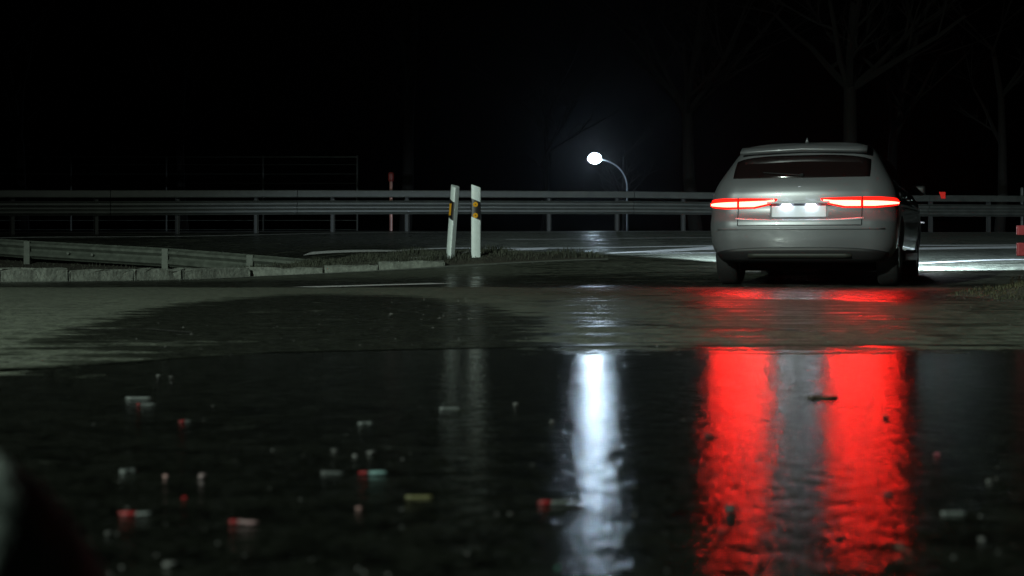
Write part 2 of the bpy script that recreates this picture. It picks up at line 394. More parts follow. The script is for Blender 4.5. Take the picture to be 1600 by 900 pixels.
# ------------------------------------------------------------------ delineator posts
def delineator(loc, rz, tilt, label, rect):
    e = empty('delineator_post', loc, label, 'delineator', 'white roadside delineator posts'); e.rotation_euler = (Matrix.Rotation(tilt, 3, 'Y') @ Matrix.Rotation(rz, 3, 'Z')).to_euler()
    # rounded-triangle section, slanted top; front face looks to -Y
    w, dp = .066, .095
    sec = []
    for k in range(9): u = -1 + 2 * k / 8; sec.append((u * (w - .008), -dp * .5 - .010 * (1 - u * u)))
    sec += [(w, -dp * .38), (w - .006, -dp * .2), (w * .45, dp * .42), (w * .25, dp * .5), (-w * .25, dp * .5), (-w * .45, dp * .42), (-w + .006, -dp * .2), (-w, -dp * .38)]
    H = 1.0
    full = list(sec)
    front = [(x * 1.015, y - .002) for x, y in sec[:9]] + [(w * 1.02, -dp * .36), (-w * 1.02, -dp * .36)]
    def body(name, z0, z1, mt, sec=full):
        bm = bmesh.new(); lo = []; hi = []
        for x, y in sec:
            lo.append(bm.verts.new((x, y, z0(x)))); hi.append(bm.verts.new((x, y, z1(x))))
        n = len(sec)
        for k in range(n): bm.faces.new((lo[k], lo[(k + 1) % n], hi[(k + 1) % n], hi[k]))
        bm.faces.new(lo[::-1]); bm.faces.new(hi); return obj(name, bm, mt, e, False)
    sl = lambda x: -x * .42
    body('shaft', lambda x: -.15, lambda x: H + sl(x) * .85, M['plastic'])
    body('band', lambda x: .545 + sl(x), lambda x: .80 + sl(x), M['blackpl'], front)
    yf = -dp * .5 - .0115
    if rect:
        bm = bmesh.new(); box(bm, (0, yf - .004, .672), (.045, .012, .17), bev=.003); obj('reflector', bm, M['amber'], e)
    else:
        for z in (.742, .588):
            bm = bmesh.new(); tube(bm, [(-.008, yf + .006, z), (-.008, yf - .006, z), (-.008, yf - .009, z)], [.036, .036, .029], 20); r = obj('reflector', bm, M['amber'], e)
            bm = bmesh.new(); tube(bm, [(-.008, yf - .009, z), (-.008, yf - .012, z)], .008, 8); obj('rivet', bm, M['blackpl'], r)
    return e
p = W3(743.5, 402.5, 19.9); delineator((p.x, p.y, p.z), R(4), 0, 'upright white delineator post with black band and two round amber reflectors', False)
p = W3(704.5, 402.5, 19.9); delineator((p.x, p.y, p.z), R(-62), R(4.0), 'leaning white delineator post showing a narrow amber strip reflector, left of the upright one', True)

# ------------------------------------------------------------------ vegetation, grit
def blades(name, n, region, hmin, hmax, m, seed, label, cat, wid=.006, base=None):
    r = random.Random(seed); v = []; f = []
    k = 0
    xs = []; ysl = []
    while k < n:
        x, y, w = region(r)
        xs.append((x, y, w)); k += 1
    zs = gz(np.array([q[0] for q in xs]), np.array([q[1] for q in xs]))
    for (x, y, w), z in zip(xs, zs):
        if base: z = base(x, y, z)
        h = r.uniform(hmin, hmax) * w; a = r.uniform(0, 6.28); ln = r.uniform(.1, .8) * h; dx, dy = math.cos(a), math.sin(a); b = a + 1.57
        ex, ey = math.cos(b) * wid, math.sin(b) * wid; i = len(v)
        v += [(x - ex, y - ey, z - .01), (x + ex, y + ey, z - .01), (x + dx * ln * .35 + ex * .7, y + dy * ln * .35 + ey * .7, z + h * .6), (x + dx * ln * .35 - ex * .7, y + dy * ln * .35 - ey * .7, z + h * .6), (x + dx * ln, y + dy * ln, z + h)]
        f += [(i, i + 1, i + 2, i + 3), (i + 3, i + 2, i + 4)]
    o = link(name, mesh(name, v, f), m); tag(o, label, cat, None, 'stuff'); return o
def reg_isl(r):
    while True:
        t = r.random(); x = -3.2 + 4.6 * r.random(); y = 19.6 + r.random() * 2.2
        if poly_sd(np.array([x]), np.array([y]), island)[0] > .03:
            w = .5 + .5 * math.sin(x * 5.1) * math.sin(x * 2.3 + y * 3) ; return x, y, max(.15, w)
blades('weeds', 9000, reg_isl, .02, .13, M['drygrass'], 3, 'low scrubby weeds around the feet of the delineator posts', 'weeds', .005)
def reg_l(r):
    while True:
        x = -14 + 11 * r.random(); y = 15.5 + 11 * r.random()
        if poly_sd(np.array([x]), np.array([y]), island)[0] > .25: return x, y, 1
blades('island_grass', 5000, reg_l, .02, .08, M['drygrass'], 5, 'short dry grass on the traffic island behind the kerb blocks', 'grass', .006)
# grassy mound at the right edge
mc = Vector((4.45, 10.2)); 
def mound(x, y):
    e = math.hypot((x - mc.x) / 1.25, (y - mc.y) / 1.55) + .08 * math.sin(x * 9 + y * 4) + .05 * math.sin(y * 11)
    t = max(0, min(1, (1 - e) / .75)); return .135 * t * t * (3 - 2 * t)
v = []; f = []; n = 60
for i in range(n + 1):
    for j in range(n + 1):
        x = mc.x - 1.5 + 3 * i / n; y = mc.y - 1.9 + 3.8 * j / n; hh = mound(x, y)
        v.append((x, y, hh - .004 + (rnd.uniform(0, .012) if hh > .003 else -.01)))
for i in range(n):
    for j in range(n): a = i * (n + 1) + j; f.append((a, a + n + 1, a + n + 2, a + 1))
o = link('grass_mound', mesh('grass_mound', v, f), M['soil'], None, True); o['kind'] = 'structure'
def reg_m(r):
    while True:
        x = mc.x - 1.4 + 2.8 * r.random(); y = mc.y - 1.8 + 3.4 * r.random(); m_ = mound(x, y)
        if m_ > .006: return x, y, .45 + min(.6, m_ * 5)
blades('verge_grass', 16000, reg_m, .012, .05, M['grass'], 8, 'green and yellowish grass on the low mound at the right edge', 'grass', .003, lambda x, y, z: mound(x, y))
def weed(px, py, d, h, label, seed):
    p = W3(px, py, d); r = random.Random(seed); z0 = mound(p.x, p.y); e = empty('weed_plant', (p.x, p.y, z0), label, 'plant')
    bm = bmesh.new(); tube(bm, [(0, 0, -.02), (.004, 0, h * .5), (-.002, 0, h)], [.0035, .003, .002], 5); obj('stem', bm, M['leaf'], e)
    bm = bmesh.new()
    for k in range(12):
        z = h * (.35 + .65 * k / 11); a = k * 2.4; l = r.uniform(.012, .026); dx, dy = math.cos(a), math.sin(a)
        q = [(0, 0, z), (dx * l * .5 - dy * .007, dy * l * .5 + dx * .007, z + .008), (dx * l, dy * l, z + .004), (dx * l * .5 + dy * .007, dy * l * .5 - dx * .007, z + .008)]
        bm.faces.new([bm.verts.new(c) for c in q])
    obj('leaves', bm, M['leaf'], e)
weed(1537, 448, 10.4, .075, 'single thin dark weed standing up on the left part of the grassy mound', 1)
weed(1582, 446, 10.4, .085, 'bushier dark weed on top of the grassy mound at the right edge', 2)
weed(1592, 447, 10.2, .06, 'short dark weed just right of the bushier one on the mound', 3)

# pebbles and grit
def pebble_mesh(seed, n=1):
    r = random.Random(seed); bm = bmesh.new(); bmesh.ops.create_icosphere(bm, subdivisions=1, radius=.5)
    for v_ in bm.verts: v_.co *= r.uniform(.75, 1.15); v_.co.z *= .6
    me = bpy.data.meshes.new('pebble'); bm.to_mesh(me); bm.free(); return me
PEB = [pebble_mesh(i) for i in range(6)]
def grit(name, n, reg, s0, s1, m, seed, label):
    r = random.Random(seed); v = []; f = []; pts = [reg(r) for _ in range(n)]
    zs = gz(np.array([q[0] for q in pts]), np.array([q[1] for q in pts]))
    oc = [(1, 0, 0), (0, 1, 0), (-1, 0, 0), (0, -1, 0), (0, 0, .8), (0, 0, -.3)]
    fc = [(0, 1, 4), (1, 2, 4), (2, 3, 4), (3, 0, 4), (1, 0, 5), (2, 1, 5), (3, 2, 5), (0, 3, 5)]
    for (x, y), z in zip(pts, zs):
        s_ = s0 + (s1 - s0) * r.random() ** 3; a = r.uniform(0, 6.28); i = len(v); st = r.uniform(.6, 1.5)
        for ox, oy, oz in oc:
            jx_ = ox * st * r.uniform(.7, 1.2); jy_ = oy * r.uniform(.7, 1.2)
            v.append((x + s_ * (jx_ * math.cos(a) - jy_ * math.sin(a)), y + s_ * (jx_ * math.sin(a) + jy_ * math.cos(a)), z + s_ * oz * .8))
        f += [tuple(i + q for q in t) for t in fc]
    o = link(name, mesh(name, v, f), m); return tag(o, label, 'grit', None, 'stuff')
def reg_px(x0, x1, y0, y1, bias=1):
    def g(r):
        py = y0 + (y1 - y0) * r.random() ** bias; d = F * CH / (py - HZ); return ((x0 + (x1 - x0) * r.random()) - 800) / F * d, d
    return g
grit('road_grit', 500, reg_px(-200, 1800, 452, 545), .0015, .007, M['stone'], 1, 'fine pale grit scattered over the damp asphalt')
grit('road_grit', 90, reg_px(590, 740, 455, 500), .003, .011, M['stone'], 5, 'ring of coarser crumbs beside the middle of the long puddle')
grit('slab_grit', 260, reg_px(-100, 1700, 548, 900), .0006, .0028, M['stone'], 2, 'fine grit scattered over the wet slab in front')
def reg_mg(r):
    a = r.uniform(2.2, 5.2); e = r.uniform(.95, 1.12); return mc.x + 1.25 * e * math.cos(a), mc.y + 1.55 * e * math.sin(a)
grit('mound_grit', 260, reg_mg, .003, .012, M['stone'], 3, 'small pale pebbles along the foot of the grassy mound')
grit('island_rubble', 500, lambda r: (lambda q, k: (q[0].x + q[1].y * k, q[0].y - q[1].x * k))(along(line, r.uniform(0, total)), r.uniform(.1, .5)), .003, .018, M['stone'], 9, 'crumbled concrete and grit along the kerb foot')

# ------------------------------------------------------------------ litter on the wet slab
def place(o, px, py, rz=0, lift=0.0):
    d = F * CH / (py - HZ); o.location = ((px - 800) / F * d, d, lift); o.rotation_euler = (0, 0, rz); return F / d
def tubelet(px, py, wpx, hpx, rz, label, redfrac=0.0, m=None, redm=None):
    sc = F / (F * CH / (py - HZ)); L = wpx / sc; rr = max(hpx / sc / 2 * .5, .0015)
    if redfrac:
        e = empty('paper_tube', (0, 0, 0), label, 'litter'); place(e, px, py, rz, rr * .9)
        r = random.Random(px)
        def part(name, x0, x1, mt, ra):
            bm = bmesh.new(); n = 5
            tube(bm, [(x0 + (x1 - x0) * k / n, r.uniform(-.2, .2) * ra, r.uniform(-.1, .1) * ra) for k in range(n + 1)], [ra * r.uniform(.75, 1.15) * (r.uniform(.35, .75) if (k == 0 and name == 'red_end') or (k == n and name != 'red_end') else 1) for k in range(n + 1)], 9)
            for v_ in bm.verts: v_.co.z *= .6; v_.co += Vector((r.uniform(-.5, .5) * ra, r.uniform(-.28, .28) * ra, r.uniform(-.2, .2) * ra))
            obj(name, bm, mt, e, True)
        xm = -L / 2 + L * redfrac; part('red_end', -L / 2, xm, redm or M['redtint'], rr * 1.05); part('paper_wrap', xm, L / 2, m or M['paper'], rr)
        return e
    bm = bmesh.new(); r = random.Random(px * 3 + py); n = 7; k = max(3, int(6)); V = []
    # crumpled flattened scrap with real thickness
    nx_, ny_ = 7, 4
    for s_ in (1, 0):
        for i in range(nx_):
            for j in range(ny_):
                u = i / (nx_ - 1) - .5; w = j / (ny_ - 1) - .5; 
                V.append(bm.verts.new((u * L * (1 + .12 * math.sin(j * 2 + px)), w * L * .45 * (1 + .2 * math.sin(i * 1.7 + px)), (rr * 1.6 * (.55 + .45 * math.cos(w * 3 + math.sin(i + px))) + r.uniform(-.12, .12) * rr) * s_)))
    def id(s_, i, j): return V[(0 if s_ else nx_ * ny_) + i * ny_ + j]
    for i in range(nx_ - 1):
        for j in range(ny_ - 1):
            bm.faces.new((id(1, i, j), id(1, i + 1, j), id(1, i + 1, j + 1), id(1, i, j + 1))); bm.faces.new((id(0, i, j), id(0, i, j + 1), id(0, i + 1, j + 1), id(0, i + 1, j)))
    for i in range(nx_ - 1):
        for j in (0, ny_ - 1): bm.faces.new((id(1, i, j), id(0, i, j), id(0, i + 1, j), id(1, i + 1, j)))
    for j in range(ny_ - 1):
        for i in (0, nx_ - 1): bm.faces.new((id(1, i, j), id(1, i, j + 1), id(0, i, j + 1), id(0, i, j)))
    o = obj('litter_scrap', bm, m or M['paper'], None, True); place(o, px, py, rz); return tag(o, label, 'litter')
def rod(px, py, wpx, hpx, rz, label, m=None):
    sc = (py - HZ) / CH; L = wpx / sc; rr = hpx / sc / 2 * .5; bm = bmesh.new(); r = random.Random(px)
    tube(bm, [(L * (k / 5 - .5), r.uniform(-.08, .08) * rr, 0) for k in range(6)], [rr * r.uniform(.9, 1.08) for k in range(6)], 10)
    o = obj('litter_stick', bm, m or M['paper'], None, True); place(o, px, py, rz, rr * .8); return tag(o, label, 'litter')
def pebble(px, py, wpx, hpx, label, m=None, name='pebble'):
    sc = (py - HZ) / CH; o = bpy.data.objects.new(name, PEB[(px + py) % 6].copy()); C.objects.link(o)
    o.data.materials.append(m or M['stone']); place(o, px, py, px * .7, hpx / sc * .25); o.scale = (wpx / sc, wpx / sc * .9, hpx / sc * 1.0); tag(o, label, 'pebble'); return o
rod(217, 624, 40, 9, .05, 'longer of two parallel pale paper sticks on the left of the wet slab')
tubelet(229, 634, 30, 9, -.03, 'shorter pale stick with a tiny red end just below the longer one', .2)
rod(703, 640, 32, 9, .08, 'pale elongated scrap below the reflections of the delineator posts')
tubelet(571, 662, 22, 8, .2, 'small grey crumpled scrap above the group of three round pebbles')
pebble(523, 706, 14, 9, 'leftmost of the three round pale pebbles left of centre')
pebble(555, 714, 12, 8, 'middle and lowest of the three round pale pebbles left of centre')
pebble(580, 709, 18, 10, 'rightmost and largest of the three round pale pebbles left of centre')
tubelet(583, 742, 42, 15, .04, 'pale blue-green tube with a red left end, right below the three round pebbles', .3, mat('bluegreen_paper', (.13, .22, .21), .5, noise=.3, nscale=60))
rod(519, 740, 34, 7, .06, 'dim grey stick left of the blue-green tube')
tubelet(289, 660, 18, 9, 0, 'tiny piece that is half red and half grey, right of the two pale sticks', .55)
tubelet(200, 738, 24, 14, .5, 'crumpled greenish grey scrap at the left, above the bright red tube')
pebble(259, 746, 11, 8, 'dull reddish pebble between the crumpled scrap and the pinkish oval stone', mat('reddish_pebble', (.25, .14, .13), .6))
pebble(316, 748, 13, 17, 'upright oval pinkish grey stone on the left of the slab', mat('pink_pebble', (.2, .15, .15), .5))
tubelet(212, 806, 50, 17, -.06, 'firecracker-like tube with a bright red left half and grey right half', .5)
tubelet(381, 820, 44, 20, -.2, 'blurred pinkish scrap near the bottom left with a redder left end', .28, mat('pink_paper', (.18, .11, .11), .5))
pebble(170, 836, 13, 11, 'round grey pebble below left of the bright red tube')
pebble(264, 886, 27, 17, 'large blurred grey pebble at the bottom edge left of centre')
rod(655, 778, 42, 8, 0, 'faint yellowish stick in the middle of the dark slab', M['yellowp'])
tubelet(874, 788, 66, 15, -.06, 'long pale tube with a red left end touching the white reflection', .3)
rod(871, 888, 14, 6, 1.3, 'tiny bright green sliver at the bottom edge left of the white reflection', M['greenp'])
pebble(561, 796, 11, 8, 'small dull reddish pebble below the blue-green tube', mat('dull_red_pebble', (.2, .11, .1), .6))
pebble(288, 780, 10, 8, 'tiny red crumb right of the bright red tube', M['redtint'])
pebble(863, 660, 9, 7, 'tiny grey pebble just left of the white reflection')
pebble(806, 633, 11, 8, 'dim grey pebble right of the elongated pale scrap')
pebble(1545, 754, 13, 10, 'greenish grey pebble alone on the dark slab at the right')
pebble(1533, 845, 14, 11, 'dim blurred pebble near the bottom right')
rod(1490, 804, 38, 10, -.05, 'dim grey stick on the dark slab right of the red reflections')
pebble(1464, 712, 13, 9, 'small pinkish pebble just right of the right red reflection', mat('rose_pebble', (.25, .05, .06), .4))
pebble(248, 588, 9, 6, 'left one of two pale crumbs near the slab joint')
pebble(267, 590, 9, 6, 'right one of two pale crumbs near the slab joint')
pebble(1143, 800, 24, 22, 'dark blocky stone in the left red reflection', M['darkst'], 'stone')
pebble(1384, 652, 13, 10, 'small dark stone in the upper part of the right red reflection', M['darkst'], 'stone')
pebble(1107, 682, 20, 9, 'flat dark stone at the left edge of the left red reflection', M['darkst'], 'stone')
pebble(1386, 773, 17, 7, 'thin dark stone in the middle of the right red reflection', M['darkst'], 'stone')
pebble(1204, 812, 10, 9, 'small dark stone right of the blocky one in the left red reflection', M['darkst'], 'stone')
pebble(1128, 832, 12, 11, 'little dark stone below the blocky one in the left red reflection', M['darkst'], 'stone')
tubelet(1284, 622, 40, 9, .1, 'dark flat leaf lying in the gap between the two red reflections', 0, M['leaf'])
# curled leaf with stalk in the right reflection
e = empty('dead_leaf', (0, 0, 0), 'small dark curled leaf with a stalk near the bottom of the right red reflection', 'leaf'); place(e, 1397, 862, .4)
bm = bmesh.new(); c0 = bm.verts.new((0, 0, .004)); ring = []
for k in range(14):
    a = k / 14 * 6.283; rr = .0085 * (1 + .35 * math.cos(5 * a)); ring.append(bm.verts.new((rr * math.cos(a), rr * math.sin(a), .006 + .004 * math.cos(2 * a))))
for k in range(14): bm.faces.new((c0, ring[k], ring[(k + 1) % 14]))
bmesh.ops.solidify(bm, geom=bm.faces[:], thickness=.0008); obj('blade', bm, M['leaf'], e)
bm = bmesh.new(); tube(bm, [(0, -.006, .006), (.002, -.016, .005), (.001, -.026, .002)], .0007, 5); obj('stalk', bm, M['leaf'], e)
# big stone right beside the lens
bm = bmesh.new(); bmesh.ops.create_icosphere(bm, subdivisions=4, radius=1)
r = random.Random(2)
from mathutils import noise as mn
for v_ in bm.verts:
    v_.co = Vector((v_.co.x * .155, v_.co.y * .13, v_.co.z * .145)) * (1 + .10 * mn.noise(v_.co * 1.7) + .03 * mn.noise(v_.co * 6))
o = obj('boulder', bm, mat('boulder_stone', (.15, .18, .16), .8, noise=.3, nscale=20, bump=.004, bscale=60), None, True)
o.location = (-.307, .62, .077); tag(o, 'big blurred pale grey stone close to the camera at the bottom left corner', 'stone')

# ------------------------------------------------------------------ things at the far side
def bare_tree(h, seed):
    r = random.Random(seed); tb = bmesh.new(); cb = bmesh.new()
    def grow(p, dvec, l, rad, lev):
        pts = [p]; rs = [rad]; n = 4
        for k in range(n):
            dvec = (dvec + Vector((r.uniform(-.16, .16), r.uniform(-.16, .16), r.uniform(-.02, .10)))).normalized(); p = p + dvec * l / n; pts.append(p); rs.append(rad * (1 - .6 * (k + 1) / n))
        tube(tb if lev == 0 else cb, pts, rs, 8 if lev == 0 else (5 if lev < 3 else 3), lev == 0)
        if lev < 4:
            for k in range(7 if lev == 0 else 4):
                i = r.randint(1, n) if lev else r.randint(2, n); a = r.uniform(0, 6.28); sp = r.uniform(.5, 1.1)
                side = Vector((math.cos(a), math.sin(a), 0)); d2 = (dvec * math.cos(sp) + side * math.sin(sp)).normalized()
                grow(pts[i], d2, l * r.uniform(.42, .66), rs[i] * .62, lev + 1)
    grow(Vector((0, 0, -.2)), Vector((0, 0, 1)), h * .62, h * .018, 0)
    a = bpy.data.meshes.new('trunk'); tb.to_mesh(a); tb.free(); a.materials.append(M['bark'])
    b = bpy.data.meshes.new('branches'); cb.to_mesh(b); cb.free(); b.materials.append(M['twig']); return a, b
TR = [bare_tree(15, 3), bare_tree(18, 8), bare_tree(13, 21)]
tl = [(40, 66, 0, 'bare tree farthest left in the dark behind the fence'), (290, 62, 2, 'bare tree behind the fence between its second and third posts'),
      (632, 56, 0, 'bare tree with spreading low branches above the leaning delineator'), (846, 90, 2, 'small bare tree a little left of the lit street lamp'),
      (972, 135, 1, 'thin bare tree rising close beside the lit street lamp'), (1090, 60, 1, 'bare tree in the dark left of the car roof'),
      (1345, 52, 1, 'tall bare tree directly above the car roof'), (1385, 63, 0, 'bare tree behind the tall one above the car'), (1560, 58, 2, 'bare tree at the far right beyond the barrier')]
for i, (px, d, k, lb) in enumerate(tl):
    x = (px - 800) / F * d; e = empty('bare_tree', (x, d, G(x, d)), lb, 'tree', 'bare trees beyond the road', rz=i * 1.3)
    if px == 972: e.scale = (.6, .6, .8)
    link('trunk', TR[k][0], None, e, True); link('branches', TR[k][1], None, e)
# wildlife fence
fd = 46; fb = W3(278, 400, fd); fb.z = 1.0
fe = empty('wire_fence', fb, 'tall faint wire fence with thin posts beyond the barrier on the left', 'fence')
for px in (-190, -40, 111, 260, 411, 558):
    x = (px - 800) / F * fd - fb.x; bm = bmesh.new(); tube(bm, [(x, 0, -.1), (x, 0, 2.55)], .035, 8); obj('post', bm, M['zinc'], fe)
for z in [.15 + .3 * k for k in range(8)] + [2.5]:
    bm = bmesh.new(); x0 = (-190 - 800) / F * fd - fb.x; x1 = (558 - 800) / F * fd - fb.x
    tube(bm, [(x0, -.04, z), (x1, -.04, z)], .022 if z == 2.5 else .006, 4); obj('wire', bm, M['zincold'], fe)
# small red-capped post at 611
p = W3(611, 291, 34); g0 = G(p.x, p.y); e = empty('marker_post', (p.x, p.y, g0), 'small pale post with a dull red cap just above the barrier left of the delineators', 'marker')
bm = bmesh.new(); tube(bm, [(0, 0, -.1), (0, 0, 2.08 - g0)], .04, 10); obj('shaft', bm, mat('reddish_post', (.2, .09, .07), .5), e)
bm = bmesh.new(); tube(bm, [(0, 0, 2.08 - g0), (0, 0, 2.12 - g0), (0, 0, 2.26 - g0), (0, 0, 2.3 - g0)], [.06, .075, .075, .05], 12); obj('cap', bm, mat('dull_red_cap', (.12, .012, .01), .5), e)
# end stub at right
p = W3(1597, 303, 37.5); g0 = G(p.x, p.y); e = empty('marker_post', (p.x, p.y, g0), 'thin grey post standing behind the barrier at the right edge', 'marker')
bm = bmesh.new(); tube(bm, [(0, 0, -.1), (0, 0, 2.08 - g0)], .045, 10); obj('shaft', bm, M['zinc'], e)
bm = bmesh.new(); tube(bm, [(0, 0, 2.08 - g0), (0, 0, 2.11 - g0)], [.05, .03], 10); obj('cap', bm, M['zinc'], e)
# red banded barrier beacon cut off by the right edge
d = 15.5; p = W3(1607, 402, d); g0 = G(p.x, p.y)
e = empty('marker_beacon', (p.x, p.y, g0), 'red-banded marker cut off by the right edge of the picture', 'marker')
M['redband'] = mat('red_band', (.40, .06, .07), .45, noise=.15, nscale=20); 
bm = bmesh.new(); tube(bm, [(.06, .06, -.2), (.06, .06, .7)], .018, 8); obj('pole', bm, M['pole'], e)
for y0, y1 in ((352, 367.5), (379, 400)):
    z1 = CH - (y0 - 400) / F * d - g0; z0 = CH - (y1 - 400) / F * d - g0
    bm = bmesh.new(); box(bm, (0, 0, (z0 + z1) / 2), (.26, .05, z1 - z0), bev=.015); obj('red_band', bm, M['redband'], e)
# ------------------------------------------------------------------ lit street lamp far away
d = 120; lp = W3(980, 300, d); hp = W3(929, 247, d); base = Vector((lp.x, lp.y, 1.0))
e = empty('street_lamp', base, 'lit street lamp with a curved arm shining bluish white above the barrier', 'street lamp')
H = hp.z - 1.0; rx = lp.x - hp.x
pts = [(0, 0, -.3), (0, 0, H - 2.6)]
bm = bmesh.new(); tube(bm, pts, [.10, .07], 10); obj('pole', bm, M['pole'], e)
bm = bmesh.new(); tube(bm, [(0, 0, H - 2.6), (0, 0, H - 2.5)] + [(-rx * .86 * (1 - math.cos(a)), 0, H - 2.5 + 2.35 * math.sin(a)) for a in [k * math.pi / 2 / 12 for k in range(1, 13)]], .055, 8); obj('arm', bm, M['pole'], e)
bm = bmesh.new(); box(bm, (-rx, 0, H + .08), (1.1, .42, .14), bev=.05); hd = obj('lamp_head', bm, M['pole'], e, False)
bm = bmesh.new(); bmesh.ops.create_uvsphere(bm, u_segments=20, v_segments=10, radius=1)
for v_ in bm.verts: v_.co = Vector((v_.co.x * .56 - rx, v_.co.y * .34, H - .03 + v_.co.z * .44))
obj('lamp_lens', bm, M['stargl'], hd, True)
# ------------------------------------------------------------------ street lamp behind the camera on the left that lights the foreground
lx, ly, lh = -12.0, -8.0, 9.0
e = empty('street_lamp', (lx - 1.4, ly, 0), 'street lamp standing left behind the camera that lights the near ground', 'street lamp')
bm = bmesh.new(); tube(bm, [(0, 0, -.2), (0, 0, lh - .6)], [.1, .07], 12); obj('pole', bm, M['pole'], e)
bm = bmesh.new(); tube(bm, [(0, 0, lh - .6), (.1, 0, lh - .2), (.5, 0, lh), (1.1, 0, lh + .05)], .045, 10); obj('arm', bm, M['pole'], e)
bm = bmesh.new(); box(bm, (1.4, 0, lh + .08), (.7, .32, .1), bev=.03); hd = obj('lamp_head', bm, M['pole'], e)
bm = bmesh.new(); box(bm, (1.4, 0, lh + .015), (.5, .24, .02), bev=.008); obj('lamp_lens', bm, M['leftgl'], hd)
ld = bpy.data.lights.new('near_lamp_light', 'SPOT'); ld.spot_size = R(74); ld.spot_blend = .7; ld.energy = LEFTLAMP; ld.shadow_soft_size = .12; ld.color = (.84, 1.0, .88)
lo = bpy.data.objects.new('near_lamp_light', ld); C.objects.link(lo); lo.location = (lx, ly, lh - .15); lo.rotation_euler = (R(90 - 28), 0, R(-32))

# ------------------------------------------------------------------ the car
M['carpaint'] = mat('silver_paint', (.165, .17, .18), .34, .4, coat=.7)
M['cardark'] = mat('black_trim', (.012, .012, .013), .5)
M['seam'] = mat('panel_gap', (.003, .003, .003), .95, spec=.1)
M['glass'] = mat('dark_glass', (.01, .006, .006), .06, spec=.8)
M['chrome'] = mat('satin_chrome', (.6, .62, .66), .6, .1)
M['tyre'] = mat('tyre_rubber', (.007, .007, .007), .75, bump=.003, bscale=60)
M['rim'] = mat('alloy', (.35, .36, .37), .3, .8)
M['plate'] = mat('plate_white', (.72, .76, .8), .4)
M['lens'] = mat('red_lamp_glass', (.35, .005, .004), .12, coat=.8, emit=(1, .010, .005), es=2.6)
M['led'] = mat('red_lamp_lit', (.8, .05, .02), .3, emit=(1, .016, .010), es=TAIL)
M['pled'] = mat('plate_lamp_lit', (.9, .9, 1), .3, emit=(.80, .88, 1.0), es=26)
M['hled'] = mat('headlamp_lit', (.9, .9, 1), .3, emit=(.85, .92, 1.0), es=40)
th = R(19.5)
rc = W3(1247, 448, 13.85); rc.z = 0
car = empty('parked_car', (rc.x, rc.y, 0), 'silver hatchback seen from behind with red tail lights glowing on the wet road', 'car')
car.name = 'car'; car.rotation_euler = (0, 0, -th)
LEN = 4.35
ZK = [.24, .30, .38, .46, .58, .64, .70, .76, .84, .92, 1.00, 1.06, 1.14, 1.24, 1.32, 1.38, 1.42, 1.445]
KW = [.80, .86, .90, .915, .925, .925, .922, .92, .918, .905, .875, .845, .800, .745, .700, .655, .60, .50]
KR = [.10, .055, .03, .012, .0, .005, .03, .045, .045, .05, .075, .105, .165, .25, .325, .36, .42, .56]
KF = [4.22, 4.28, 4.32, 4.34, 4.35, 4.34, 4.32, 4.29, 4.20, 3.98, 3.50, 3.20, 2.98, 2.72, 2.48, 2.30, 2.14, 1.90]
def prof(z): return np.interp(z, ZK, KW), np.interp(z, ZK, KR), np.interp(z, ZK, KF)
CR = .26
def outline(t, z):
    """t metres from the middle of the rear towards the right side (negative: left)"""
    w, r, f = prof(z); s = 1 if t >= 0 else -1; a = abs(t); bow = .10
    flat = w - CR
    if a <= flat: x = a; y = r + bow * (a / w) ** 2.2 ; 
    else:
        q = (a - flat) / CR; y0 = r + bow * (flat / w) ** 2.2
        if q <= 1.45:
            an = q / 1.45 * math.pi / 2; x = flat + CR * math.sin(an); y = y0 + (CR + .04) * (1 - math.cos(an))
        else: x = w; y = y0 + CR + .04 + (q - 1.45) * CR
    return Vector((s * x, y, z))
TF = lambda z: float(prof(z)[0])
def surf(t, z, off=0):
    p = outline(t, z)
    if off:
        e1 = outline(t + .01, z) - outline(t - .01, z); e2 = outline(t, min(z + .01, 1.44)) - outline(t, z - .01); n = e1.cross(e2).normalized(); p = p + n * off
    return p
# body shell: stacked plan outlines
bm = bmesh.new(); rings = []
zs = sorted(set([round(q, 4) for q in list(np.linspace(.24, 1.445, 44))]))
for z in zs:
    w, r_, f_ = prof(z); half = []
    flat = w - CR
    for t in list(np.linspace(0, flat, 9)) + [flat + CR * 1.45 * k / 8 for k in range(1, 9)]: half.append(outline(t, z))
    y1 = half[-1].y; yfe = f_ - .55
    for k in range(1, 12): 
        u = k / 11; half.append(Vector((w * (1 - .0 * u), y1 + (yfe - y1) * u, z)))
    for k in range(1, 9):
        a = k / 8 * math.pi / 2; half.append(Vector((w * (math.cos(a) ** .7 if k < 8 else 0), yfe + .55 * math.sin(a) ** 1.0, z)))
    ring = [bm.verts.new(p) for p in half] + [bm.verts.new((-p.x, p.y, p.z)) for p in half[-2:0:-1]]
    rings.append(ring)
for a, b in zip(rings, rings[1:]):
    n = len(a)
    for k in range(n): bm.faces.new((a[k], a[(k + 1) % n], b[(k + 1) % n], b[k]))
bm.faces.new(rings[0][::-1]); 
tc_ = Vector((0, sum(v_.co.y for v_ in rings[-1]) / len(rings[-1]), 1.462)); cv = bm.verts.new(tc_)
for k in range(len(rings[-1])): bm.faces.new((rings[-1][k], rings[-1][(k + 1) % len(rings[-1])], cv))
body = obj('body', bm, M['carpaint'], car, True)
